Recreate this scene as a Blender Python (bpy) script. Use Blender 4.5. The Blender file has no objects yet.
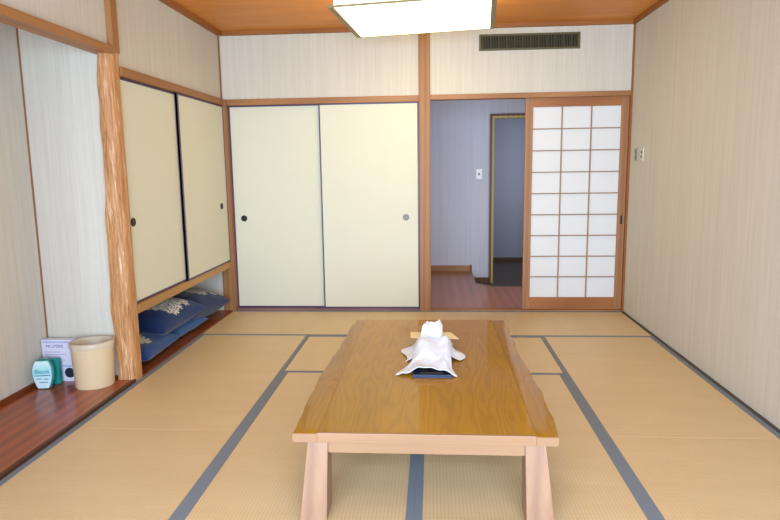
import bpy, bmesh, math, random
from mathutils import Vector, Matrix, noise
random.seed(4)
C = bpy.context.scene.collection
W = 3.56            # room width
ZC = 2.4665         # underside of the ceiling cornice
REAR = -6.1         # window wall behind the camera

# ------------------------------------------------------------------ camera
def camera():
    a, b, c = (math.radians(v) for v in (4.0077, 8.5708, -0.8102))
    f = Vector((-math.sin(a)*math.cos(b), math.cos(a)*math.cos(b), -math.sin(b)))
    r = Vector((math.cos(a), math.sin(a), 0)); u = r.cross(f)
    r2 = r*math.cos(c)+u*math.sin(c); u2 = -r*math.sin(c)+u*math.cos(c)
    cam = bpy.data.cameras.new('camera'); o = bpy.data.objects.new('camera', cam); C.objects.link(o)
    cam.sensor_width = 36; cam.lens = 616.05*36/780; cam.clip_start = .02
    m = Matrix((r2, u2, -f)).transposed().to_4x4(); m.translation = (1.8569, -5.5254, 1.3102)
    o.matrix_world = m
    bpy.context.scene.camera = o
camera()
# ------------------------------------------------------------------ world, light, exposure
sc = bpy.context.scene
sc.view_settings.view_transform = 'Standard'; sc.view_settings.look = 'None'
sc.view_settings.gamma = 1; sc.view_settings.use_curve_mapping = False
sc.view_settings.exposure = 0.16
w = bpy.data.worlds.new('world'); sc.world = w; w.use_nodes = True
w.node_tree.nodes['Background'].inputs[0].default_value = (.62, .75, 1, 1)
w.node_tree.nodes['Background'].inputs[1].default_value = 1.6
def area(name, loc, rot, sx, sy, power, col, spread=180):
    l = bpy.data.lights.new(name, 'AREA'); l.shape = 'RECTANGLE'; l.size = sx; l.size_y = sy
    l.energy = power; l.color = col
    l.spread = math.radians(spread)
    o = bpy.data.objects.new(name, l); C.objects.link(o); o.location = loc; o.rotation_euler = rot
    return o
area('window_daylight', (W/2, REAR-.02, 1.05), (math.pi/2, 0, 0), 3.1, 2.0, 165, (.64, .80, 1.0), 130)
area('hall_fill', (3.45, .45, 1.15), (math.radians(90), 0, math.radians(48)), .8, 1.5, 17, (.93, .92, 1.0))  # unseen fill lamp added to brighten the hall
area('inner_room_fill', (3.45, 3.1, 1.3), (math.radians(90), 0, math.radians(60)), .6, 1.2, 5, (.88, .92, 1.0))  # added fill lamp, lifts the dim room past the doorway

# ------------------------------------------------------------------ materials
def lin(h):
    v = [int(h[i:i+2], 16)/255 for i in (0, 2, 4)]
    return tuple(x/12.92 if x < .04045 else ((x+.055)/1.055)**2.4 for x in v)+(1,)
class NT:
    def __init__(s, name):
        s.m = bpy.data.materials.new(name); s.m.use_nodes = True; s.t = s.m.node_tree
        s.b = s.t.nodes['Principled BSDF']; s.out = s.t.nodes['Material Output']
    def n(s, typ, **kw):
        nd = s.t.nodes.new(typ)
        for k, v in kw.items(): setattr(nd, k, v)
        return nd
    def l(s, a, b): s.t.links.new(a, b)
    def coords(s, scale=(1,1,1), rot=(0,0,0), loc=(0,0,0)):
        tc = s.n('ShaderNodeTexCoord'); mp = s.n('ShaderNodeMapping')
        mp.inputs['Scale'].default_value = scale; mp.inputs['Rotation'].default_value = rot; mp.inputs['Location'].default_value = loc
        s.l(tc.outputs['Object'], mp.inputs[0]); return mp.outputs[0]
    def noise(s, vec, scale=1, detail=4, rough=.5, dist=0):
        nd = s.n('ShaderNodeTexNoise'); nd.inputs['Scale'].default_value = scale; nd.inputs['Detail'].default_value = detail
        nd.inputs['Roughness'].default_value = rough; nd.inputs['Distortion'].default_value = dist
        s.l(vec, nd.inputs['Vector']); return nd.outputs['Fac']
    def math(s, op, a, b=0., c=None):
        nd = s.n('ShaderNodeMath', operation=op)
        for i, v in enumerate((a, b, c)):
            if v is None: continue
            if isinstance(v, (int, float)): nd.inputs[i].default_value = v
            else: s.l(v, nd.inputs[i])
        return nd.outputs[0]
    def mix(s, fac, a, b, mode='MIX'):
        nd = s.n('ShaderNodeMix', data_type='RGBA', blend_type=mode)
        for sock, v in ((nd.inputs[0], fac), (nd.inputs[6], a), (nd.inputs[7], b)):
            if isinstance(v, (int, float)): sock.default_value = v
            elif isinstance(v, tuple): sock.default_value = v
            else: s.l(v, sock)
        return nd.outputs[2]
    def ramp(s, fac, stops):
        nd = s.n('ShaderNodeValToRGB'); e = nd.color_ramp.elements
        e[0].position, e[0].color = stops[0]; e[1].position, e[1].color = stops[-1]
        for p, c in stops[1:-1]:
            x = e.new(p); x.color = c
        s.l(fac, nd.inputs[0]); return nd.outputs[0]
    def bump(s, h, strength=.2, dist=.002):
        nd = s.n('ShaderNodeBump'); nd.inputs['Strength'].default_value = strength; nd.inputs['Distance'].default_value = dist
        s.l(h, nd.inputs['Height']); s.l(nd.outputs[0], s.b.inputs['Normal'])
    def set(s, col=None, rough=.5, metal=0, spec=.5, coat=0, coat_rough=.1):
        if col is not None:
            if isinstance(col, tuple): s.b.inputs['Base Color'].default_value = col
            else: s.l(col, s.b.inputs['Base Color'])
        s.b.inputs['Roughness'].default_value = rough; s.b.inputs['Metallic'].default_value = metal
        s.b.inputs['Specular IOR Level'].default_value = spec
        s.b.inputs['Coat Weight'].default_value = coat; s.b.inputs['Coat Roughness'].default_value = coat_rough
        return s.m
def plain(name, hexc, rough=.6, metal=0, var=.06, spec=.4, scale=30):
    t = NT(name); c = lin(hexc); d = tuple(x*(1-var*2) for x in c[:3])+(1,)
    f = t.noise(t.coords(), scale, 3)
    return t.set(t.mix(f, c, d), rough, metal, spec)
def wood(name, c1, c2, axis='Y', rough=.45, coat=0, scale=1., spec=.4, streak=1.0, rings=0.35, coat_rough=.15):
    """straight grain along the given axis with long growth figure"""
    t = NT(name)
    st = {'X': (1.2, 22, 22), 'Y': (22, 1.2, 22), 'Z': (22, 22, 1.2)}[axis]
    fine = {'X': (4, 160, 160), 'Y': (160, 4, 160), 'Z': (160, 160, 4)}[axis]
    v = t.coords(tuple(x*scale for x in st)); n1 = t.noise(v, 1, 5, .55, .6)
    n2 = t.noise(t.coords(tuple(x*scale for x in fine)), 1, 2, .5)
    wv = t.n('ShaderNodeTexWave', wave_type='BANDS', bands_direction='X')
    wv.inputs['Scale'].default_value = .25; wv.inputs['Distortion'].default_value = 5; wv.inputs['Detail'].default_value = 1.5
    t.l(v, wv.inputs['Vector'])
    f = t.math('ADD', t.math('MULTIPLY', n1, .6*streak), t.math('MULTIPLY', wv.outputs['Fac'], rings))
    f = t.math('ADD', f, t.math('MULTIPLY', n2, .35))
    col = t.ramp(f, [(.25, lin(c2)), (.95, lin(c1))])
    t.bump(n2, .15, .0008)
    return t.set(col, rough, 0, spec, coat, coat_rough)
def wallpaper(name, c1, c2):
    t = NT(name)
    a = t.noise(t.coords((95, 95, 2.2)), 1, 3, .6)
    b = t.noise(t.coords((28, 28, .5)), 1, 2, .5)
    g = t.noise(t.coords((300, 300, 60)), 1, 2, .5)
    f = t.math('ADD', t.math('MULTIPLY', a, .55), t.math('MULTIPLY', b, .35)); f = t.math('ADD', f, t.math('MULTIPLY', g, .2))
    t.bump(f, .35, .0015)
    return t.set(t.ramp(f, [(.35, lin(c2)), (.72, lin(c1))]), .85, 0, .15)
def tatami(name, length_axis):
    t = NT(name)
    # rushes lie across the mat, bound by warps every 15 mm that run along it
    across = (2.2, 260, 1) if length_axis == 'Y' else (260, 2.2, 1)
    n1 = t.noise(t.coords(across), 1, 3, .6)
    n2 = t.noise(t.coords((1.3, 5, 1) if length_axis == 'Y' else (5, 1.3, 1)), 1, 4, .6)
    tc = t.n('ShaderNodeTexCoord'); sp = t.n('ShaderNodeSeparateXYZ'); t.l(tc.outputs['Object'], sp.inputs[0])
    ax, ay = (sp.outputs[0], sp.outputs[1]) if length_axis == 'Y' else (sp.outputs[1], sp.outputs[0])
    warp = t.math('ABSOLUTE', t.math('SINE', t.math('MULTIPLY', ax, math.pi/.0145)))
    half = t.math('FLOOR', t.math('DIVIDE', ax, .0145))
    ph = t.math('ADD', t.math('MULTIPLY', ay, 2*math.pi/.011), t.math('MULTIPLY', half, math.pi))
    weft = t.math('SINE', ph)
    f = t.math('ADD', t.math('MULTIPLY', n1, .5), t.math('MULTIPLY', n2, .45))
    f = t.math('ADD', f, t.math('MULTIPLY', weft, .05))
    col = t.ramp(f, [(.2, lin('C6AA7C')), (.75, lin('DEC69C'))])
    groove = t.math('SMOOTH_MIN', warp, .5, .2)
    dark = t.math('MULTIPLY_ADD', groove, .36, .82)
    col = t.mix(1., col, dark, 'MULTIPLY')
    h = t.math('ADD', t.math('MULTIPLY', warp, .6), t.math('MULTIPLY', weft, .25))
    t.bump(h, .5, .0012)
    return t.set(col, .42, 0, .5)

M = {}
M['wall'] = wallpaper('striped_wallpaper', 'CFCABE', 'BFB9AB')
M['ceiling'] = wood('ceiling_cedar_boards', 'DC8E34', 'C27624', 'X', .5, scale=.8, rings=.25)
M['cornice'] = wood('cornice_wood', '9C6028', '824A18', 'X', .5)
M['trim_x'] = wood('hinoki_trim_x', 'A67444', '8A5A30', 'X', .5)
M['trim_y'] = wood('hinoki_trim_y', 'A67444', '8A5A30', 'Y', .5)
M['trim_z'] = wood('hinoki_post', 'A07044', '845830', 'Z', .5)
M['hanging'] = wood('cupboard_rail_wood', 'B58A50', '97703A', 'Y', .5)
def carved():
    t = NT('carved_pillar_wood')
    a = t.noise(t.coords((55, 55, 3.5)), 1, 4, .65, 1.2); b_ = t.noise(t.coords((120, 120, 14)), 1, 3, .6)
    f = t.math('ADD', t.math('MULTIPLY', a, .75), t.math('MULTIPLY', b_, .25))
    t.bump(f, .8, .006)
    return t.set(t.ramp(f, [(.34, lin('8A5A30')), (.46, lin('B07C4C')), (.56, lin('C08C5C')), (.66, lin('DCC0A0'))]), .5, 0, .4)
M['pillar'] = carved()
M['alcove'] = wood('alcove_floor_wood', 'A64E14', '702E08', 'Y', .28, coat=.3, scale=.7)
M['edge'] = wood('alcove_edge_wood', '5A3418', '3A1F10', 'Y', .4)
M['shelf'] = wood('closet_base_wood', '8A4A20', '5E2E12', 'Y', .35)
M['hall_floor'] = wood('hall_floor_boards', 'A66238', '844A28', 'Y', .3, coat=.25, scale=.6)
M['dark_floor'] = plain('dark_vinyl_floor', '62544A', .45)
M['tat_y'] = tatami('tatami_rush_lengthwise', 'Y')
M['tat_x'] = tatami('tatami_rush_crosswise', 'X')
M['heri'] = plain('tatami_border_cloth', '78838F', .8, scale=400, var=.1)
M['paper'] = plain('fusuma_paper', 'D5D4C0', .75, scale=3, var=.02, spec=.2)
M['lacquer'] = plain('purple_black_lacquer', '4A3056', .35, spec=.5)
M['blackmetal'] = plain('black_pull', '1C1814', .35, 0)
M['greymetal'] = plain('grey_pull', '7C7C86', .4, .0)
M['shoji'] = plain('shoji_paper', 'DADCDC', .8, scale=4, var=.02, spec=.2)
M['shojiwood'] = wood('shoji_frame_wood', 'A4744C', '885C34', 'Z', .5)
M['shojirail'] = wood('shoji_rail_wood', 'A86C38', '885022', 'X', .5)
M['olive'] = plain('olive_vent_metal', '5A5232', .5)
M['ventdark'] = plain('vent_dark', '14120C', .8)
M['slat'] = plain('vent_slat', '564E2C', .55)
M['white'] = plain('white_plastic', 'E8E6E0', .35, var=.01)
M['offwhite'] = plain('worn_cream_plastic', 'CFCBBE', .4, var=.02)
M['grey'] = plain('grey_plastic', '6E6A68', .4)
M['hole'] = plain('socket_hole', '12100E', .7)
M['bin'] = plain('beige_bin_plastic', 'D8C09A', .4, var=.02)
M['navy'] = plain('navy_blue_tray', '16284A', .35)
M['cream'] = plain('cream_card', 'EADDB4', .7)
M['teal'] = plain('teal_plastic', '1F8C84', .35)
M['frame_gold'] = wood('pale_door_frame', 'C2AC6C', 'A08A4C', 'Z', .5)
M['frame_dark'] = wood('dark_door_casing', '6A4424', '4A2E18', 'Z', .5)
M['lamp_rim'] = plain('lamp_rim_plastic', '8C8264', .5)

# ------------------------------------------------------------------ mesh helpers (world coordinates in, object origins set on linking)
def BM(): return bmesh.new()
def box(bm, x0, x1, y0, y1, z0, z1, bev=0):
    vs = [bm.verts.new(p) for p in ((x0,y0,z0),(x1,y0,z0),(x1,y1,z0),(x0,y1,z0),(x0,y0,z1),(x1,y0,z1),(x1,y1,z1),(x0,y1,z1))]
    fs = [bm.faces.new([vs[i] for i in f]) for f in ((3,2,1,0),(4,5,6,7),(0,1,5,4),(1,2,6,5),(2,3,7,6),(3,0,4,7))]
    if bev:
        es = list({e for f in fs for e in f.edges})
        bmesh.ops.bevel(bm, geom=es, offset=bev, segments=2, affect='EDGES', profile=.6)
    return bm
def bx(x0, x1, y0, y1, z0, z1, bev=0): return box(BM(), x0, x1, y0, y1, z0, z1, bev)
def hexa(bm, bot, top, bev=0):
    """bottom quad and top quad, both counter-clockwise from above"""
    b = [bm.verts.new(p) for p in bot]; t = [bm.verts.new(p) for p in top]
    fs = [bm.faces.new(b[::-1]), bm.faces.new(t)]
    for i in range(4): fs.append(bm.faces.new((b[i], b[(i+1)%4], t[(i+1)%4], t[i])))
    if bev:
        es = list({e for f in fs for e in f.edges}); bmesh.ops.bevel(bm, geom=es, offset=bev, segments=2, affect='EDGES', profile=.6)
    return bm
def cyl(bm, c, r, h, axis='Z', seg=32, r2=None):
    m = Matrix.Translation(c)
    if axis == 'X': m = m @ Matrix.Rotation(math.pi/2, 4, 'Y')
    if axis == 'Y': m = m @ Matrix.Rotation(math.pi/2, 4, 'X')
    bmesh.ops.create_cone(bm, cap_ends=True, segments=seg, radius1=r, radius2=r if r2 is None else r2, depth=h, matrix=m)
    return bm
def loft(bm, rings, cap=True):
    R = [[bm.verts.new(p) for p in r] for r in rings]; n = len(R[0])
    for a, b in zip(R, R[1:]):
        for i in range(n): bm.faces.new((a[i], a[(i+1)%n], b[(i+1)%n], b[i]))
    if cap: bm.faces.new(R[0][::-1]); bm.faces.new(R[-1])
    return bm
def obj(name, bm, mat, parent=None, smooth=False, label=None, origin=None):
    """link ONE mesh; its origin goes to the bottom centre of its bounds"""
    bmesh.ops.recalc_face_normals(bm, faces=bm.faces)
    xs = [v.co.x for v in bm.verts]; ys = [v.co.y for v in bm.verts]; zs = [v.co.z for v in bm.verts]
    o_ = Vector(origin) if origin else Vector(((min(xs)+max(xs))/2, (min(ys)+max(ys))/2, min(zs)))
    bmesh.ops.translate(bm, vec=-o_, verts=bm.verts)
    me = bpy.data.meshes.new(name); bm.to_mesh(me); bm.free()
    me.materials.append(mat)
    if smooth:
        for p in me.polygons: p.use_smooth = True
    o = bpy.data.objects.new(name, me); C.objects.link(o)
    if parent is not None:
        o.parent = parent; o.location = o_ - Vector(world_loc(parent))
    else: o.location = o_
    if label: o['label'] = label
    return o
def world_loc(o):
    v = Vector(o.location)
    while o.parent: o = o.parent; v += Vector(o.location)
    return v
def thing(name, label, cat, loc, group=None):
    o = bpy.data.objects.new(name, None); C.objects.link(o); o.location = loc; o.empty_display_size = .05
    return tag(o, label, cat, group)
def tag(o, label, cat, group=None):
    o['label'] = label; o['category'] = cat
    if group: o['group'] = group
    return o
def struct(name, bm, mat, label, cat=None):
    o = obj(name, bm, mat); o['kind'] = 'structure'; o['label'] = label
    o['category'] = cat or name.split('_')[0]
    return o
def autosmooth(o, ang=35):
    for p in o.data.polygons: p.use_smooth = True
    m = o.modifiers.new('edge', 'EDGE_SPLIT'); m.split_angle = math.radians(ang)

# ------------------------------------------------------------------ room shell
struct('floor', bx(-.7, W+.1, REAR, .06, -.12, -.055), plain('subfloor', '9C8058', .8), 'subfloor beneath the tatami mats')
b = bx(-.7, W+.1, REAR, 0, 2.50, 2.56)
struct('ceiling', b, M['ceiling'], 'orange-brown wooden board ceiling with fine grain')
# back wall: strip above the sliding doors, closet backing, filler above hall opening
struct('wall_back', bx(-.03, W+.1, 0, .10, 1.925, 2.50), M['wall'], 'pale finely striped wallpaper panel above the sliding doors on the far wall')
struct('wall_closet', bx(-.7, 1.80, .10, .16, -.1, 1.95), M['wall'], 'backing behind the closet doors')
struct('wall_right', bx(W, W+.1, REAR, .10, -.1, 2.50), M['wall'], 'long plain right-hand wall in beige striped wallpaper')
# left wall
struct('wall_left', bx(-.12, -.018, -1.84, 0, 1.925, 2.50), M['wall'], 'beige wallpaper panel over the hanging cupboard on the left wall')
struct('wall_lintel', bx(-.12, -.03, -3.8, -1.86, 2.025, 2.50), M['wall'], 'beige wallpaper panel above the alcove lintel, top left')
struct('wall_alcove', bx(-.67, -.57, -3.9, .1, -.1, 2.50), M['wall'], 'beige side wall at the back of the alcove, far left')
struct('wall_alcove_end', bx(-.57, -.06, -1.91, -1.86, -.1, 2.30), M['wall'], 'pale lavender end wall of the alcove left of the carved pillar')
struct('wall_closet_end', bx(-.57, -.075, -.02, .02, -.1, .44), M['wall'], 'small white wall at the far end of the low storage space')
b = bx(-.67, 0, REAR, -3.8, -.1, 2.50)
struct('wall_left_rear', b, M['wall'], 'left wall nearer than the alcove')
struct('ceiling_alcove', bx(-.57, -.10, -3.8, -1.86, 2.25, 2.3), M['ceiling'], 'wooden ceiling inside the alcove')
# window wall behind the camera
b = BM(); box(b, 0, W, REAR-.12, REAR, 2.2, 2.5); box(b, 0, W, REAR-.12, REAR, -.12, .12)
box(b, 0, .2, REAR-.12, REAR, .12, 2.2); box(b, W-.2, W, REAR-.12, REAR, .12, 2.2)
struct('wall_window', b, M['wall'], 'wall with the wide window opposite the sliding doors')
# floors
struct('floor_alcove', bx(-.57, -.022, -3.8, -1.86, -.055, .02, .002), M['alcove'], 'dark glossy wooden board floor of the alcove')
struct('trim_alcove', bx(-.022, 0, -3.8, -1.86, -.055, .021, .003), M['edge'], 'dark wooden edging between alcove board and tatami')
struct('floor_closet', bx(-.57, 0, -1.86, -.03, -.055, .012, .003), M['shelf'], 'reddish brown wooden base board under the floor cushions')
# trims
n = [0]
def trim(bm, mat, label):
    n[0] += 1; return struct('trim_%d' % n[0], bm, mat, label)
trim(bx(0, W, -.035, 0, ZC, 2.50), M['cornice'], 'dark wooden cornice along the far wall at the ceiling')
t = wood('cornice_wood_y', '9C6028', '824A18', 'Y', .5)
trim(bx(-.018, .03, -3.8, -.035, ZC, 2.50), t, 'dark wooden cornice along the left wall at the ceiling')
trim(bx(W-.03, W, REAR, -.035, ZC, 2.50), t, 'dark wooden cornice along the right wall at the ceiling')
trim(bx(.03, 1.741, -.012, .03, 1.873, 1.925, .002), M['trim_x'], 'wooden rail across the top of the two cream closet doors')
trim(bx(1.84, 3.545, -.012, .10, 1.885, 1.927, .002), M['trim_x'], 'wooden rail across the top of the hall opening and paper screen')
trim(bx(-.10, .012, -1.84, -.03, 1.872, 1.925, .002), M['trim_y'], 'wooden rail along the top of the hanging cupboard doors')
trim(bx(-.085, .03, -.03, .06, -.05, 1.925, .002), M['trim_z'], 'wooden corner post between the left cupboard and the closet doors')
trim(bx(1.741, 1.84, -.02, .10, -.05, 2.50, .003), M['trim_z'], 'tall central wooden post running up to the ceiling')
trim(bx(3.545, W, -.012, .06, -.05, ZC, .001), M['cornice'], 'thin brown corner strip at the right end of the far wall')
trim(bx(-.018, -.006, -.012, 0, 1.925, ZC), M['cornice'], 'thin brown corner strip in the upper left corner')
trim(bx(.03, 1.741, 0, .09, -.05, .022, .002), wood('sill_closet', '8A6A62', '6A4A48', 'X', .5), 'low wooden sill track under the closet doors')
trim(bx(1.84, W, 0, .09, -.05, .014, .002), wood('sill_hall', 'A07048', '825430', 'X', .5), 'low wooden sill track under the paper screen')
trim(bx(-.10, .006, -3.8, -1.905, 1.985, 2.03, .002), M['trim_y'], 'wooden lintel across the top of the alcove opening')
trim(bx(-.07, .006, -1.908, -1.836, 2.0, 2.50, .002), M['trim_z'], 'slim wooden post above the carved pillar')
trim(bx(-.57, -.563, -1.918, -1.91, .02, 2.25), M['trim_z'], 'thin brown strip in the inner corner of the alcove')
trim(bx(-.57, -.558, -3.8, -1.925, .02, .045), M['shelf'], 'thin skirting along the alcove side wall')
trim(bx(-.555, -.13, -1.92, -1.91, .02, .035), M['shelf'], 'thin skirting along the alcove end wall')
trim(bx(W-.022, W, REAR, -.02, -.03, .006), plain('dark_edge_strip', '4C443E', .6), 'dark narrow strip between tatami and right wall')

# carved natural pillar: wavy left side, rounded right corner
def pillar():
    rings = []
    N = 44
    for k in range(N+1):
        z = .0 + 2.0*k/N
        f = k/N
        left = -.128 + .035*f**1.3 + .006*math.sin(z*5.1+1)+.004*math.sin(z*11.3)+.003*math.sin(z*23)
        if f > .9: left += .018*(f-.9)*10
        cr = .012 + .022*f + .004*math.sin(z*7)          # chamfer towards the room
        y0, y1 = -1.955+.004*math.sin(z*9), -1.850
        pts = [(left+.012, y0+.004), (left*.66-cr*.3, y0), (left*.33-cr*.6, y0+.001), (-cr-.004, y0+.003), (-cr*.35, y0+cr*.42+.004), (0, y0+cr+.008),
               (.002, (y0+y1)/2), (0, y1), (left, y1), (left-.003, (y0+y1)/2)]
        rr = []
        for i, (x, y) in enumerate(pts):
            a = noise.noise(Vector((x*40, i*3.1, z*9)))*.003 if 0 < i < 5 else 0
            rr.append((x, y+a, z))
        rings.append(rr)
    o = tag(obj('pillar', loft(BM(), rings), M['pillar']), 'decorative wooden pillar with a carved wavy left edge beside the alcove', 'pillar')
    o['kind'] = 'structure'
    autosmooth(o, 50)
pillar()

# ------------------------------------------------------------------ sliding doors
def pull(c, axis, mat, parent, r=.028, label=None):
    bm = BM()
    cyl(bm, c, r, .006, axis, 32)
    d = Vector({'Y': (0, -1, 0), 'X': (1, 0, 0)}[axis])
    # raised ring
    u = Vector((0, 0, 1)); v = d.cross(u); rings = []
    for i in range(32):
        a = 2*math.pi*i/32; rad = u*math.sin(a)+v*math.cos(a)
        rings.append([Vector(c)+d*.003+rad*(r-.003+.003*math.cos(b))+d*.003*math.sin(b) for b in (0, math.pi/2, math.pi, 3*math.pi/2)])
    R = [[bm.verts.new(p) for p in q] for q in rings]
    for i in range(32):
        for j in range(4): bm.faces.new((R[i][j], R[(i+1)%32][j], R[(i+1)%32][(j+1)%4], R[i][(j+1)%4]))
    cyl(bm, tuple(Vector(c)+d*.003), r*.4, .004, axis, 12)
    return obj('door_handle', bm, mat, parent, label=label)
def fusuma_back(i, x0, x1, y, hx, mat, label, hl):
    o = obj('door_%d' % i, bx(x0, x1, y, y+.018, .027, 1.868), M['paper'])
    o['kind'] = 'structure'; o['label'] = label; o['category'] = 'sliding door'
    f = BM(); e = .012
    box(f, x0, x0+e, y-.003, y+.02, .025, 1.873, .001); box(f, x1-e, x1, y-.003, y+.02, .025, 1.873, .001)
    box(f, x0+e, x1-e, y-.003, y+.02, .022, .039, .001); box(f, x0+e, x1-e, y-.003, y+.02, 1.861, 1.873, .001)
    obj('door_frame', f, M['lacquer'], o, label='thin purple-black lacquered frame')
    pull((hx, y-.002, .862), 'Y', mat, o, label=hl)
fusuma_back(1, .03, .872, .040, .127, M['blackmetal'], 'left cream paper closet door with a round black pull', 'round black pull')
fusuma_back(2, .853, 1.738, .012, 1.619, M['greymetal'], 'right cream paper closet door with a round grey pull', 'round grey metal pull')

def shoji():
    x0, x1, y0, y1 = 2.668, 3.552, .030, .058
    gx0, gx1, gz0, gz1 = 2.733, 3.484, .123, 1.808
    o = obj('door_3', bx(gx0-.01, gx1+.01, .046, .050, gz0-.01, gz1+.01), M['shoji']); o['kind'] = 'structure'
    o['label'] = 'sliding screen with white paper panes in a wooden grid, right of the hall opening'; o['category'] = 'sliding screen'
    for a, c in ((x0, gx0), (gx1, x1)): obj('stile', bx(a, c, y0, y1, .014, 1.886, .002), M['shojiwood'], o)
    obj('bottom_rail', bx(gx0, gx1, y0, y1, .014, gz0, .002), M['shojirail'], o)
    obj('top_rail', bx(gx0, gx1, y0, y1, gz1, 1.886, .002), M['shojirail'], o)
    g = BM()
    for k in (1, 2):
        x = gx0+(gx1-gx0)*k/3; box(g, x-.005, x+.005, .035, .046, gz0, gz1)
    for k in range(1, 9):
        z = gz0+(gz1-gz0)*k/9; box(g, gx0, gx1, .036, .0455, z-.0045, z+.0045)
    obj('grid_bars', g, plain('shoji_bar_wood', '9A7A58', .6), o)
    h = BM(); box(h, 3.508, 3.526, y0-.002, y0+.004, .785, .86, .002)
    obj('door_handle', h, M['blackmetal'], o, label='small dark recessed pull')
shoji()

# hanging cupboard along the left wall
hc = thing('hanging_cupboard', 'long wall cupboard with two cream sliding doors hung above blue floor cushions', 'cupboard', (-.27, -.93, .416))
b = BM(); box(b, -.09, 0, -1.84, -.03, .416, .472, .003)
obj('bottom_rail', b, M['hanging'], hc)
obj('bottom_panel', bx(-.57, -.09, -1.86, -.03, .425, .46), M['hanging'], hc)
def cup_door(y0, y1, x, hy, label):
    d = obj('door', bx(x-.016, x, y0, y1, .476, 1.868), M['paper'], hc, label=label)
    f = BM(); e = .016
    box(f, x-.018, x+.003, y0, y0+e*1.1, .474, 1.87, .001); box(f, x-.018, x+.003, y1-e*.7, y1, .474, 1.87, .001)
    box(f, x-.018, x+.003, y0+e, y1-e*.7, .473, .488, .001); box(f, x-.018, x+.003, y0+e, y1-e*.7, 1.856, 1.87, .001)
    obj('door_frame', f, M['lacquer'], d, label='purple-black lacquered frame')
    pull((x+.001, hy, .99), 'X', M['blackmetal'], d, label='round black pull')
cup_door(-1.84, -.985, -.024, -1.775, 'near door, its black pull close to the pillar')
cup_door(-1.02, -.031, -.001, -.19, 'far door, its black pull close to the corner post')

# ------------------------------------------------------------------ hall beyond the opening
def prism(pts, z0, z1):
    return loft(BM(), [[(x, y, z0) for x, y in pts], [(x, y, z1) for x, y in pts]])
HX, HY, LZ = 2.335, 2.20, -.155
struct('floor_hall', prism([(1.6, .06), (W+.1, .06), (W+.1, 1.15), (2.50, 1.15), (HX, 1.36), (HX, HY), (1.6, HY)], -.2, -.004), M['hall_floor'], 'glossy reddish brown hall floor beyond the opening')
struct('trim_hall_edge', prism([(2.50, 1.15), (W, 1.15), (W, 1.20), (2.52, 1.20), (HX+.012, 1.40), (HX+.012, HY), (HX, HY), (HX, 1.36)], -.2, -.003), wood('step_edge_wood', '8A6A4C', '6E5038', 'X', .4), 'wooden nosing along the step down in the hall')
struct('floor_dark', bx(HX, W+.1, 1.1, 4.2, -.22, LZ), M['dark_floor'], 'dark sunken floor in front of and past the hall doorway')
HW = wallpaper('hall_wallpaper', 'C6C4CA', 'B6B4BA')
b = BM(); box(b, 1.55, 2.56, HY, HY+.1, -.2, 2.3)
struct('wall_hall', b, HW, 'grey hall wall carrying the light switch')
struct('wall_hall_upper', bx(2.56, W+.1, HY, HY+.1, 1.93, 2.3), HW, 'hall wall above the doorway')
struct('wall_hall_right', bx(3.32, W+.1, HY, HY+.1, -.2, 1.93), HW, 'hall wall right of the doorway')
b = BM(); box(b, 1.6, HX-.01, HY-.018, HY, -.004, .072, .003)
struct('baseboard_hall', b, M['trim_x'], 'pale wooden baseboard on the hall wall at the left of the opening')
b = BM(); box(b, HX-.01, HX+.012, HY-.022, HY, LZ, .078, .002); box(b, HX+.012, 2.56, HY-.018, HY, LZ, -.082, .002)
struct('baseboard_hall_corner', b, M['frame_dark'], 'dark stepped baseboard on the hall wall beside the doorway')
struct('wall_hall_left', bx(1.5, 1.6, .1, 2.3, -.2, 2.3), HW, 'left hall wall')
struct('wall_hall_end', bx(W, W+.1, .1, 4.2, -.25, 2.3), HW, 'right hall wall')
struct('wall_inner_left', bx(2.45, 2.55, HY+.1, 4.2, -.25, 2.3), HW, 'left wall of the inner room')
struct('ceiling_hall', bx(1.5, W+.1, .1, 4.2, 2.3, 2.36), HW, 'hall ceiling')
struct('wall_inner', bx(2.45, W+.1, 4.0, 4.1, -.25, 2.3), plain('blue_grey_paint', '9EA3B0', .8, var=.02), 'blue-grey wall of the room past the hall doorway')
struct('baseboard_inner', bx(2.55, W, 3.98, 4.0, LZ, LZ+.06), M['frame_dark'], 'dark baseboard on the blue-grey wall')
f = BM(); box(f, 2.56, 2.585, HY-.03, HY+.1, LZ, 1.93, .002); box(f, 2.585, 3.32, HY-.03, HY+.1, 1.908, 1.93, .002)
dd = struct('door_4', f, M['frame_dark'], 'doorway in the hall with a pale yellow inner frame and dark casing', 'doorway')
f = BM(); box(f, 2.5855, 2.612, HY-.015, HY+.1, LZ, 1.9075, .002); box(f, 2.612, 3.30, HY-.015, HY+.1, 1.878, 1.9075, .002)
obj('inner_frame', f, M['frame_gold'], dd, label='pale yellow inner frame')
s = thing('light_switch', 'small white light switch plate on the grey hall wall', 'light switch', (2.430, HY-.002, 1.15))
obj('switch_plate', bx(2.395, 2.466, HY-.010, HY-.0005, 1.15, 1.272, .003), M['white'], s)
obj('switch_button', bx(2.420, 2.441, HY-.015, HY-.010, 1.197, 1.226, .002), M['grey'], s, label='small grey button')

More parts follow.
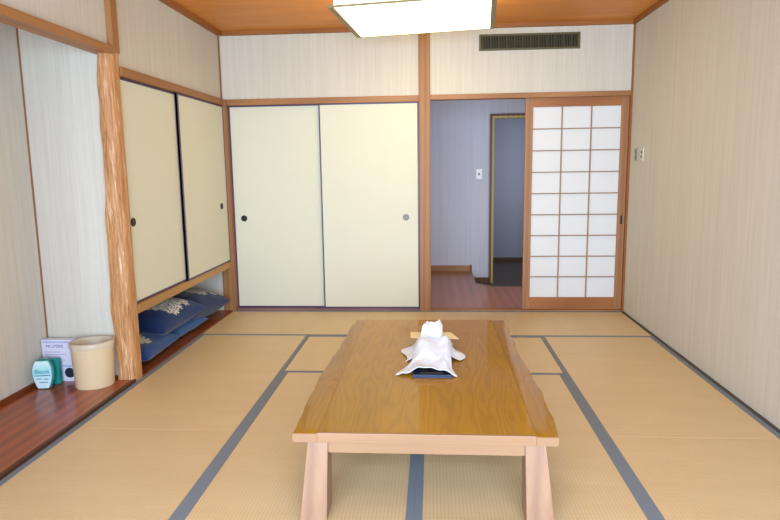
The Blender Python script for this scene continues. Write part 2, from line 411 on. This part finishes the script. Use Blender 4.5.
# ------------------------------------------------------------------ tatami mats
def mat_(x0, x1, y0, y1, heri, label):
    if x1 == W: x1 = W-.022
    g = .0005
    t_ = thing('tatami_mat', label, 'tatami mat', ((x0+x1)/2, (y0+y1)/2, -.055), 'tatami mats covering the floor')
    ax = 'Y' if heri == 'x' else 'X'
    obj('rush_mat', bx(x0+g, x1-g, y0+g, y1-g, -.055, 0, .002), M['tat_y' if ax == 'Y' else 'tat_x'], t_)
    hw = .031
    for s_ in (0, 1):
        if heri == 'x':
            a = x0+g-.0005 if s_ == 0 else x1-g-hw
            bb = bx(a, a+hw+.0005, y0+g, y1-g, -.03, .0022, .0008)
        else:
            a = y0+g-.0005 if s_ == 0 else y1-g-hw
            bb = bx(x0+g, x1-g, a, a+hw+.0005, -.03, .0022, .0008)
        obj('border', bb, M['heri'], t_, label='slate grey cloth border')
Y1, Y2, Y3 = -.845, -1.73, -2.625
X1, XM, X2 = .885, 1.783, 2.683
mat_(0, XM, Y1, 0, 'y', 'tatami mat lying crosswise in front of the two closet doors')
mat_(XM, W, Y1, 0, 'y', 'tatami mat lying crosswise in front of the hall opening and paper screen')
mat_(X1, X2, Y2, Y1, 'y', 'tatami mat lying crosswise beneath the far end of the low table')
mat_(0, X1, Y3, Y1, 'x', 'lengthwise tatami mat beside the floor cushions and pillar')
mat_(0, X1, Y3-1.78, Y3, 'x', 'lengthwise tatami mat beside the dark alcove board')
mat_(X2, W, Y3, Y1, 'x', 'lengthwise tatami mat by the right wall, farther of the two')
mat_(X2, W, Y3-1.78, Y3, 'x', 'lengthwise tatami mat by the right wall, nearer of the two')
mat_(X1, XM, Y2-1.78, Y2, 'x', 'lengthwise tatami mat under the left half of the low table')
mat_(XM, X2, Y2-1.78, Y2, 'x', 'lengthwise tatami mat under the right half of the low table')
mat_(X1, XM, Y2-3.56, Y2-1.78, 'x', 'lengthwise tatami mat on the camera side of the low table, left')
mat_(XM, X2, Y2-3.56, Y2-1.78, 'x', 'lengthwise tatami mat on the camera side of the low table, right')
struct('floor_rear', bx(0, W, REAR, Y2-3.565, -.055, 0), M['tat_x'], 'floor by the window')
b = BM(); box(b, 0, X1, Y2-3.56, Y3-1.783, -.055, 0); box(b, X2, W, Y2-3.56, Y3-1.783, -.055, 0)
struct('floor_side', b, M['tat_x'], 'floor at both sides by the window')

# ------------------------------------------------------------------ low table
def table_wood(name, c1, c2, c3):
    t = NT(name)
    v = t.coords((5, .75, 5))
    # distorted growth rings: cathedral figure
    dv = t.n('ShaderNodeTexNoise'); dv.inputs['Scale'].default_value = 1.1; dv.inputs['Detail'].default_value = 2.5
    t.l(v, dv.inputs['Vector'])
    k = t.math('MULTIPLY', dv.outputs['Fac'], 34)
    rings = t.math('MULTIPLY_ADD', t.math('SINE', t.math('MULTIPLY', k, 3.0)), .5, .5)
    rings = t.math('POWER', rings, 2.5)
    fine = t.noise(t.coords((180, 5, 180)), 1, 3, .6)
    big = t.noise(t.coords((3, .6, 3)), 1, 2, .5)
    f = t.math('ADD', t.math('MULTIPLY', fine, .5), t.math('MULTIPLY', big, .5))
    col = t.ramp(f, [(.3, lin(c2)), (.7, lin(c1))])
    col = t.mix(t.math('MULTIPLY', rings, .30), col, lin(c3))
    t.bump(fine, .06, .0005)
    return t.set(col, .42, 0, .15, .5, .05)
TW = table_wood('table_top_wood', 'B28206', '987004', '7A5604')
TE = table_wood('table_edge_board_wood', 'AC7C10', '92680C', '765008')
TL = wood('table_leg_wood', '9A765A', '7E5A44', 'Z', .4, scale=.8, coat=.1)  # pinkish daylight on the legs is put into their colour
TA = wood('table_apron_wood', 'A07C5E', '8A684A', 'X', .4, scale=.6, coat=.1)  # paler than the top: daylight on the table front painted in
tb = thing('low_table', 'long low wooden table with live edge sides and splayed legs standing on the tatami', 'table', (1.83, -2.52, 0))
def lerp_tab(tab, y):
    for (ya, xa), (yb, xb) in zip(tab, tab[1:]):
        if ya <= y <= yb:
            k = (y-ya)/(yb-ya); k = k*k*(3-2*k); return xa+(xb-xa)*k
    return tab[-1][1] if y > tab[-1][0] else tab[0][1]
LT = [(-3.38, 1.336), (-3.2, 1.328), (-2.95, 1.324), (-2.7, 1.324), (-2.45, 1.336), (-2.2, 1.345), (-2.0, 1.350), (-1.85, 1.354), (-1.655, 1.362)]
RT = [(-3.38, 2.314), (-3.2, 2.322), (-2.95, 2.326), (-2.7, 2.318), (-2.5, 2.312), (-2.3, 2.300), (-2.15, 2.312), (-2.0, 2.300), (-1.85, 2.316), (-1.655, 2.306)]
YF, YB, ZT, ZB = -3.38, -1.657, .337, .299
def edge_board(tab, inner, sgn):
    rings = []; N = 60
    for k in range(N+1):
        y = YF+(YB-YF)*k/N
        xo = lerp_tab(tab, y) + .0025*math.sin(y*21)+.0012*math.sin(y*47+1)
        e = .004 if k in (0, N) else 0
        wv = (.006+.004*math.sin(y*9+1))*min(1, (y-YF)*8+.15)
        prof = [(inner, ZT-e), (xo-sgn*.005, ZT-e), (xo-sgn*.001, ZT-.003), (xo+sgn*wv*.6, ZT-.016), (xo+sgn*wv*.7, ZB+.012), (xo-sgn*.001, ZB+.003), (xo-sgn*.005, ZB), (inner, ZB)]
        rings.append([(x, y, z) for x, z in prof])
    o = obj('edge_board', loft(BM(), rings), TE, tb, label='live edge side plank'); autosmooth(o, 40)
    o.data.materials.append(TA)
    for p in o.data.polygons:
        if len(p.vertices) == 8: p.material_index = 1; p.use_smooth = False  # plank ends take the painted daylight tone
IL, IR = 1.425, 2.232
edge_board(LT, IL, -1); edge_board(RT, IR, 1)
obj('tabletop', bx(IL+.0006, IR-.0006, YF+.012, YB-.002, ZB+.001, ZT-.0006), TW, tb)
obj('end_cap', bx(IL+.0006, IR-.0006, YF-.001, YF+.0118, ZB, ZT-.0006, .0015), TA, tb, label='front end strip of the tabletop, daylight painted in as a paler tone')
def leg(x0t, x1t, x0b, x1b, yt0, yt1, yb0, yb1):
    obj('leg', hexa(BM(), [(x0b,yb0,0.002),(x1b,yb0,0.002),(x1b,yb1,0.002),(x0b,yb1,0.002)], [(x0t,yt0,ZB),(x1t,yt0,ZB),(x1t,yt1,ZB),(x0t,yt1,ZB)], .002), TL, tb)
leg(1.386, 1.462, 1.356, 1.458, -3.366, -3.28, -3.412, -3.29)
leg(2.193, 2.268, 2.197, 2.300, -3.366, -3.28, -3.412, -3.29)
leg(1.396, 1.468, 1.362, 1.462, -1.77, -1.69, -1.78, -1.67)
leg(2.193, 2.268, 2.197, 2.300, -1.77, -1.69, -1.78, -1.67)
obj('apron', bx(1.461, 2.194, -3.360, -3.335, .250, ZB, .002), TA, tb)
obj('apron', bx(1.467, 2.194, -1.725, -1.70, .250, ZB, .002), TA, tb)
TAY = wood('table_apron_wood_y', 'C09060', 'A87848', 'Y', .4)
obj('apron', bx(1.425, 1.45, -3.281, -1.769, .250, ZB, .002), TAY, tb)
obj('apron', bx(2.21, 2.235, -3.281, -1.769, .250, ZB, .002), TAY, tb)

# ------------------------------------------------------------------ things on the table
ZTT = ZT
tr = thing('serving_tray', 'dark blue shallow tray sticking out under the white cloth on the table', 'tray', (1.853, -2.60, ZTT))
b = BM(); box(b, 1.763, 1.944, -2.768, -2.44, ZTT, ZTT+.005, .001)
for q in ((1.763, 1.944, -2.768, -2.762), (1.763, 1.944, -2.446, -2.44), (1.763, 1.769, -2.762, -2.446), (1.938, 1.944, -2.762, -2.446)):
    box(b, q[0], q[1], q[2], q[3], ZTT+.005, ZTT+.015, .0008)
obj('tray_body', b, M['navy'], tr)
tag(obj('small_case', bx(1.795, 1.905, -2.745, -2.56, ZTT+.0055, ZTT+.020, .005), M['hole']), 'flat black object in the blue tray, half hidden beneath the cloth', 'case')
tx = thing('tissue_box', 'cream tissue box mostly hidden by white cloths with a tissue pulled up', 'tissue box', (1.865, -2.30, ZTT))
obj('box_body', bx(1.79, 1.93, -2.42, -2.20, ZTT, ZTT+.058, .003), M['cream'], tx)
def cloth_mat(name, a, c_):
    cl = NT(name); cl.bump(cl.noise(cl.coords(), 500, 2), .2, .0008)
    return cl.set(cl.mix(cl.noise(cl.coords(), 60, 2), lin(a), lin(c_)), .85, 0, .15)
clm = cloth_mat('white_cloth', 'E2EEFF', 'DAE6FA'); tis = cloth_mat('tissue_paper', 'E0E4EA', 'D6DAE2')
def sheet(bm, fn, nu, nv):
    P = [[fn(i/nu, j/nv) for j in range(nv+1)] for i in range(nu+1)]
    V = [[bm.verts.new(p) for p in r] for r in P]
    for i in range(nu):
        for j in range(nv): bm.faces.new((V[i][j], V[i+1][j], V[i+1][j+1], V[i][j+1]))
def tissue(u, v):      # upright folded tissue, wider to the left with a torn shoulder
    x = 1.790+.118*u + .010*v*(1-u)
    top = .085+.027*smooth(.30, .42, u)-.012*(1-smooth(0, .12, u))
    z = ZTT+.050+v*(top-.030*smooth(.86, 1, u)+.006*math.sin(u*9))
    y = -2.33+.020*math.sin(u*6+v*1.2)+.008*math.sin(u*15)*v+.010*v
    return (x, y, z)
def smooth(a, b_, x):
    t_ = max(0, min(1, (x-a)/(b_-a))); return t_*t_*(3-2*t_)
b = BM(); sheet(b, tissue, 40, 14)
def tissue2(u, v):
    return (1.82+.07*u, -2.312+.016*math.sin(u*6+2)+.006*v, ZTT+.050+v*(.092+.010*math.sin(u*4+1)))
sheet(b, tissue2, 20, 12)
o = obj('tissue', b, tis, tx, smooth=True, label='white tissue standing up out of the box')
o.modifiers.new('thick', 'SOLIDIFY').thickness = .0012
def lump(x, y):        # height of what lies under the cloths
    hb = .060*smooth(1.735, 1.795, x)*(1-smooth(1.925, 1.985, x))*smooth(-2.80, -2.36, y)
    ht = .027*smooth(1.725, 1.80, x)*(1-smooth(1.90, 1.965, x))*(1-smooth(-2.58, -2.45, y))
    return max(hb, ht)
def back_cloth(u, v):
    xl = 1.712+.016*math.sin(v*5+.5)-.01*v; xr = 1.992+.032*math.sin(v*3.6)
    x = xl+(xr-xl)*u; y = -2.55+.03*math.sin(u*9)+.028*abs(u-.5) + v*(.21+.02*math.sin(u*5))
    f_ = .006*math.sin(u*21+v*4)*abs(u-.5)*2+.003*noise.noise(Vector((u*8, v*8, 1)))
    return (x, y, max(ZTT+.003, ZTT+.003+lump(x, y)+f_))
b = BM(); sheet(b, back_cloth, 48, 36)
o = tag(obj('hand_towel', b, clm, smooth=True), 'wider crumpled white cloth spread over the tissue box', 'towel')
m = o.modifiers.new('thick', 'SOLIDIFY'); m.thickness = .0016; m.offset = 1
def front_cloth(u, v):
    xl = 1.682 + .072*smooth(0, .45, v) + .012*smooth(.6, 1, v)
    xr = 1.968 - .022*smooth(0, .25, v) + .012*smooth(.5, 1, v)
    x = xl+(xr-xl)*u; y = -2.742-.016*u+.014*math.sin(math.pi*u)**1.5 + v*(.415+.012*math.sin(u*7))
    lift = .005*math.exp(-((x-1.825)/.050)**2)*(1-smooth(0, .35, v))
    f_ = .0060*math.sin((x-1.83)*(52+40*(1-v))+v*2)*(1-.4*v)*(.25+.75*smooth(0, .25, v))+.004*math.sin(v*9+u*7)+.005*noise.noise(Vector((u*6, v*6, 3)))
    side = smooth(0, .12, u)*(1-smooth(.88, 1, u))
    return (x, y, max(ZTT+.002, ZTT+.003+lump(x, y)*1.02+lift+(.0055+f_)*(.15+.85*side)+.010*smooth(.15, .4, v)))
b = BM(); sheet(b, front_cloth, 60, 60)
o = tag(obj('hand_towel', b, clm, smooth=True), 'crumpled white cloth hanging over the front of the blue tray', 'towel')
m = o.modifiers.new('thick', 'SOLIDIFY'); m.thickness = .0018; m.offset = 1
card = [(1.738, -2.31), (1.995, -2.33), (1.955, -2.20), (1.732, -2.20)]
zc_ = ZTT+.064
tag(obj('card', loft(BM(), [[(x, y, zc_) for x, y in card], [(x, y, zc_+.0015) for x, y in card]]), M['cream']), 'cream card lying behind the upright tissue', 'card')

# ------------------------------------------------------------------ ceiling lamp
def lamp():
    c = Vector((1.768, -1.165, 0)); zb = 2.295; hx, hy = .515, .46
    e = thing('ceiling_lamp', 'large square white ceiling lamp, lit, with a thin beige rim', 'lamp', (c.x, c.y, zb))
    t = NT('lamp_diffuser'); em = t.n('ShaderNodeEmission'); em.inputs[0].default_value = (1, .85, .44, 1); em.inputs[1].default_value = 6.2
    t.l(em.outputs[0], t.out.inputs[0])
    x0, x1, y0, y1 = c.x-hx, c.x+hx, c.y-hy, c.y+hy
    obj('diffuser', bx(x0+.035, x1-.035, y0+.012, y1-.012, zb+.004, zb+.12, .004), t.m, e, label='glowing white diffuser')
    r = BM()
    box(r, x0, x0+.034, y0, y1, zb, zb+.018, .002); box(r, x1-.034, x1, y0, y1, zb, zb+.018, .002)
    box(r, x0+.034, x1-.034, y0, y0+.011, zb, zb+.014, .002); box(r, x0+.034, x1-.034, y1-.011, y1, zb, zb+.014, .002)
    obj('rim', r, M['lamp_rim'], e, label='beige plastic rim')
    obj('top_housing', bx(x0+.06, x1-.06, y0+.06, y1-.06, zb+.121, 2.498, .004), M['white'], e)
    e.rotation_euler = (0, math.radians(-1.2), math.radians(-4.5))
lamp()

# ------------------------------------------------------------------ vent, outlets
v = thing('air_vent', 'long dark olive air vent grille high on the far wall', 'vent', (2.683, -.005, 2.282))
b = BM(); X0, X1_, Z0, Z1 = 2.26, 3.107, 2.282, 2.416
for q in ((X0, X1_, Z0, Z0+.016), (X0, X1_, Z1-.016, Z1), (X0, X0+.018, Z0+.016, Z1-.016), (X1_-.018, X1_, Z0+.016, Z1-.016)):
    box(b, q[0], q[1], -.014, 0, q[2], q[3], .002)
obj('frame', b, M['olive'], v)
obj('backing', bx(X0+.018, X1_-.018, -.003, -.0005, Z0+.016, Z1-.016), M['ventdark'], v, label='dark interior')
b = BM(); k = 0; x = X0+.026
while x < X1_-.024:
    wd = .0035+.003*((k*37) % 5 == 0); box(b, x, x+wd, -.012, -.0035, Z0+.016, Z1-.016); x += .0135; k += 1
obj('grille', b, M['slat'], v)
def wallplate(name, label, cat, yc, mat, kind):
    z0, z1 = 1.332, 1.438
    e = thing(name, label, cat, (W, yc, z0))
    hw = .034
    obj('plate', bx(W-.008, W, yc-hw, yc+hw, z0, z1, .002), mat, e)
    b_ = BM()
    if kind == 'outlet':
        for z in (1.366, 1.402): cyl(b_, (W-.009, yc+.004, z), .011, .003, 'X', 16)
        obj('socket', b_, M['hole'], e, label='dark round socket holes')
    else:
        box(b_, W-.012, W-.0085, yc-.02, yc+.022, 1.345, 1.38, .001); box(b_, W-.012, W-.0085, yc-.02, yc+.022, 1.388, 1.425, .001)
        obj('switch_button', b_, M['grey'], e, label='grey rocker buttons')
wallplate('wall_switch', 'grey wall switch on the right wall next to the paper screen', 'switch', -.185, plain('switch_plate_grey', 'A8A29C', .4), 'switch')
wallplate('wall_outlet', 'cream wall outlet with two dark holes on the right wall', 'outlet', -.325, M['offwhite'], 'outlet')

# ------------------------------------------------------------------ floor cushions
def cushion_mat(name, base, blobs):
    t = NT(name)
    tc = t.n('ShaderNodeTexCoord'); sp = t.n('ShaderNodeSeparateXYZ'); t.l(tc.outputs['Object'], sp.inputs[0])
    n_ = t.noise(t.coords(), 9, 3)
    col = t.mix(n_, lin(base), tuple(v*.62 for v in lin(base)[:3])+(1,))
    if blobs:
        best = None
        for (cx, cy, r, sx) in blobs:
            dx = t.math('MULTIPLY', t.math('SUBTRACT', sp.outputs[0], cx), 1/sx); dy = t.math('SUBTRACT', sp.outputs[1], cy)
            d = t.math('SQRT', t.math('ADD', t.math('MULTIPLY', dx, dx), t.math('MULTIPLY', dy, dy)))
            ang = t.math('ARCTAN2', dy, dx)
            lobe = t.math('MULTIPLY', t.math('ABSOLUTE', t.math('SINE', t.math('MULTIPLY', ang, 5))), .016)
            q = t.math('SUBTRACT', t.math('SUBTRACT', d, lobe), r)
            best = q if best is None else t.math('MINIMUM', best, q)
        inside = t.math('LESS_THAN', best, 0.0)
        vo = t.n('ShaderNodeTexVoronoi', feature='DISTANCE_TO_EDGE'); vo.inputs['Scale'].default_value = 48
        t.l(t.coords(), vo.inputs['Vector'])
        lace = t.math('LESS_THAN', vo.outputs['Distance'], .20)
        top = t.math('GREATER_THAN', sp.outputs[2], .0)
        fac = t.math('MULTIPLY', t.math('MULTIPLY', inside, lace), top)
        col = t.mix(fac, col, lin('C9C6B2'))
    t.bump(t.noise(t.coords(), 700, 2), .2, .0006)
    m_ = t.set(col, .75, 0, .25); t.b.inputs['Sheen Weight'].default_value = .15
    return m_
def cushion(c, sx, sy, h, rot, mat, label, seed):
    bm = BM(); N = 28; P = {}
    for side in (1, -1):
        for i in range(N+1):
            for j in range(N+1):
                u, v_ = -1+2*i/N, -1+2*j/N
                u2 = math.sin(u*math.pi/2); v2 = math.sin(v_*math.pi/2)
                k = ((1-abs(u2)**3.0)**.55)*((1-abs(v2)**3.0)**.55)
                pin = 1-.07*(1-abs(v2)**2)*abs(u2); pin2 = 1-.07*(1-abs(u2)**2)*abs(v2)
                wr = .010*noise.noise(Vector((u2*2.2+seed, v2*2.2, side*2)))+.005*noise.noise(Vector((u2*6+seed, v2*6, side)))
                z = side*h/2*k + wr*min(1, k*2)
                if (i in (0, N) or j in (0, N)):
                    z = 0
                    if side == -1: continue
                P[(side, i, j)] = bm.verts.new((u2*sx/2*pin, v2*sy/2*pin2, z+.006*noise.noise(Vector((u2*2+seed, v2*2, 9)))))
    g = lambda s_, i, j: P.get((s_, i, j)) or P[(1, i, j)]
    for s_ in (1, -1):
        for i in range(N):
            for j in range(N):
                q = [g(s_, i, j), g(s_, i+1, j), g(s_, i+1, j+1), g(s_, i, j+1)]
                bm.faces.new(q if s_ == 1 else q[::-1])
    o = obj('floor_cushion', bm, mat, smooth=True, origin=(0, 0, 0))
    o.location = c; o.rotation_euler = tuple(math.radians(a) for a in rot)
    return tag(o, label, 'cushion', 'blue floor cushions stored under the hanging cupboard')
cushion((-.275, -1.43, .078), .50, .58, .150, (0, 0, 2), cushion_mat('cushion_near_low', '204888', [(.09, -.085, .06, 1.2), (.02, -.03, .05, 1.3)]), 'blue floor cushion at the bottom next to the pillar', 1)
cushion((-.285, -.85, .074), .50, .55, .130, (0, 0, -3), cushion_mat('cushion_far_low', '2C5894', []), 'lighter blue floor cushion underneath, showing a plain side in the middle', 2)
cushion((-.262, -1.06, .222), .52, .62, .205, (5, 7, -7), cushion_mat('cushion_near_top', '1C3262', [(.09, .02, .075, 1.3), (.13, -.05, .055, 1.3), (.02, .14, .07, 1.5), (.13, .13, .045, 1.2), (.03, -.08, .06, 1.4)]), 'dark blue floor cushion on top, nearer the pillar, with a large cream flower motif', 3)
cushion((-.26, -.48, .165), .53, .66, .235, (-3, 3, -4), cushion_mat('cushion_far_top', '182C58', [(.08, .02, .06, 1.3), (.06, .10, .05, 1.3), (.13, .17, .04, 1.3), (.02, .2, .05, 1.3)]), 'dark navy floor cushion on top at the far end touching the corner post', 4)

# ------------------------------------------------------------------ waste bin
def ring(cx, cy, z, rx, ry, n_=48, ang=0, wob=0):
    out = []
    for i in range(n_):
        a = 2*math.pi*i/n_; k = 1+wob*math.sin(a*7)+wob*math.sin(a*12+1)
        x, y = rx*k*math.cos(a), ry*k*math.sin(a)
        out.append((cx+x*math.cos(ang)-y*math.sin(ang), cy+x*math.sin(ang)+y*math.cos(ang), z))
    return out
bc = (-.198, -2.052)
wb = thing('waste_bin', 'beige oval plastic waste bin with a clear liner standing on the alcove board', 'waste bin', (bc[0], bc[1], .02))
A_ = math.radians(30)
rs = [ring(*bc, .0205, .106, .088, ang=A_), ring(*bc, .028, .110, .092, ang=A_), ring(*bc, .27, .120, .100, ang=A_), ring(*bc, .276, .124, .104, ang=A_), ring(*bc, .296, .125, .105, ang=A_), ring(*bc, .298, .121, .101, ang=A_),
      ring(*bc, .29, .117, .097, ang=A_), ring(*bc, .04, .104, .086, ang=A_)]
o = obj('bin_body', loft(BM(), rs), M['bin'], wb); autosmooth(o, 40)
t = NT('clear_liner'); t.set(lin('D8D2C0'), .25, 0, .5); t.b.inputs['Transmission Weight'].default_value = 0; t.b.inputs['Alpha'].default_value = .42
t.bump(t.noise(t.coords(), 60, 3), .6, .004)
rs = [ring(*bc, .262, .127, .107, ang=A_, wob=.012), ring(*bc, .275, .129, .108, ang=A_, wob=.012), ring(*bc, .299, .128, .108, ang=A_, wob=.008), ring(*bc, .305, .122, .102, ang=A_, wob=.01),
      ring(*bc, .295, .114, .094, ang=A_, wob=.012), ring(*bc, .20, .106, .086, ang=A_, wob=.03), ring(*bc, .10, .10, .08, ang=A_, wob=.04)]
o = obj('bin_liner', loft(BM(), rs, cap=False), t.m, wb, smooth=True, label='crinkled translucent liner folded over the rim')

# ------------------------------------------------------------------ items in the alcove corner
def text_mesh(s_, size, depth=.0004):
    cu = bpy.data.curves.new('t', 'FONT'); cu.body = s_; cu.size = size; cu.extrude = depth; cu.align_x = 'CENTER'; cu.align_y = 'CENTER'
    o_ = bpy.data.objects.new('t', cu); C.objects.link(o_); bpy.context.view_layer.update()
    me = bpy.data.meshes.new_from_object(o_.evaluated_get(bpy.context.evaluated_depsgraph_get()))
    bpy.data.objects.remove(o_); bpy.data.curves.remove(cu)
    bm = bmesh.new(); bm.from_mesh(me); bpy.data.meshes.remove(me); return bm
def place(bm, x, z, y): bmesh.ops.transform(bm, matrix=Matrix.Translation((x, y, z)) @ Matrix.Rotation(math.pi/2, 4, 'X'), verts=bm.verts); return bm
# carton: built facing -y, then turned
cb = thing('carton', 'white and lilac printed carton standing in the alcove corner behind the bottles', 'carton', (-.46, -1.965, .02))
obj('box_body', bx(-.562, -.362, -1.988, -1.935, .02, .285, .002), plain('lilac_white_card', 'D9DAEA', .5, var=.02), cb)
obj('printed_text', place(text_mesh('MI LPERIS', .027), -.478, .243, -1.9885), plain('purple_ink', '7464AC', .6), cb, label='purple printed lettering')
lk = plain('lilac_ink', 'B4BCE0', .6)
obj('printed_band', bx(-.552, -.372, -1.9888, -1.988, .264, .276), lk, cb, label='pale blue printed band')
obj('printed_band', bx(-.47, -.378, -1.9888, -1.988, .112, .125), lk, cb, label='pale blue printed band')
pf = BM()
for q in ((.205, .10), (.19, .14), (.175, .09), (.155, .13), (.14, .11)): box(pf, -.545, -.545+q[1], -1.9888, -1.988, q[0], q[0]+.004)
obj('printed_lines', pf, plain('lilac_lines', 'B59CCB', .6), cb, label='small lilac lines of print')
pf = BM(); cyl(pf, (-.395, -1.9885, .075), .032, .001, 'Y', 28)
obj('printed_picture', pf, plain('dark_print', '22283A', .6), cb, label='dark round printed picture')
# teal box
tg = thing('teal_bottle', 'flat teal green container between the oval bottle and the carton', 'container', (-.45, -2.03, .02))
obj('container_body', bx(-.505, -.424, -2.05, -2.015, .02, .182, .010), M['teal'], tg)
# oval air freshener bottle
def bottle():
    e = thing('air_freshener', 'white and pale blue oval bottle with teal edge in front of the teal container', 'bottle', (-.483, -2.105, .02))
    cx, cy = -.483, -2.105
    prof = [(.0, .034), (.004, .040), (.03, .048), (.07, .060), (.10, .063), (.13, .060), (.155, .050), (.170, .042), (.178, .030), (.181, .010)]
    rs_ = [ring(cx, cy, .02+z, w_, .024*(.6+.4*w_/.063), 36) for z, w_ in prof]
    o_ = obj('bottle_body', loft(BM(), rs_), M['teal'], e, smooth=True)
    prof2 = [(.006, .030), (.03, .041), (.07, .052), (.10, .055), (.13, .052), (.155, .043), (.172, .034)]
    pts = [(cx-w_, .02+z) for z, w_ in prof2]+[(cx+w_, .02+z) for z, w_ in prof2[::-1]]
    yb_ = lambda z: cy-.0215*(.6+.4*max(.0, 1-abs(z-.12)/.2))-.0035
    bm = BM(); fr = [bm.verts.new((x, -2.131, z)) for x, z in pts]; bk = [bm.verts.new((x, -2.115, z)) for x, z in pts]
    bm.faces.new(fr); bm.faces.new(bk[::-1])
    for i in range(len(fr)): bm.faces.new((fr[i], fr[(i+1)%len(fr)], bk[(i+1)%len(fr)], bk[i]))
    lt = NT('label_blue_white'); tc = lt.n('ShaderNodeTexCoord'); sp = lt.n('ShaderNodeSeparateXYZ'); lt.l(tc.outputs['Object'], sp.inputs[0])
    c_ = lt.ramp(lt.math('ADD', lt.math('MULTIPLY', sp.outputs[2], 5), lt.math('MULTIPLY', lt.noise(lt.coords(), 40, 2), .15)), [(.0, lin('D8E6F0')), (.4, lin('BFE6EC')), (.55, lin('9ADDE2')), (.9, lin('D0EEF0'))])
    obj('label_panel', bm, lt.set(c_, .3, 0, .5), e, label='white and pale blue front label')
    obj('printed_text', place(text_mesh('Blools', .034), cx, .128, -2.1315), plain('teal_ink', '2A86A0', .5), e, label='blue script lettering')
    pf_ = BM()
    for z, a, c2 in ((.102, -.045, .045), (.082, -.035, -.005), (.080, .008, .034), (.060, -.02, .03)): box(pf_, cx+a, cx+c2, -2.1318, -2.1309, z, z+.004)
    obj('printed_lines', pf_, plain('navy_ink', '3A4A7A', .5), e, label='dark small lines of print')
    e.rotation_euler = (0, 0, math.radians(10))
bottle()
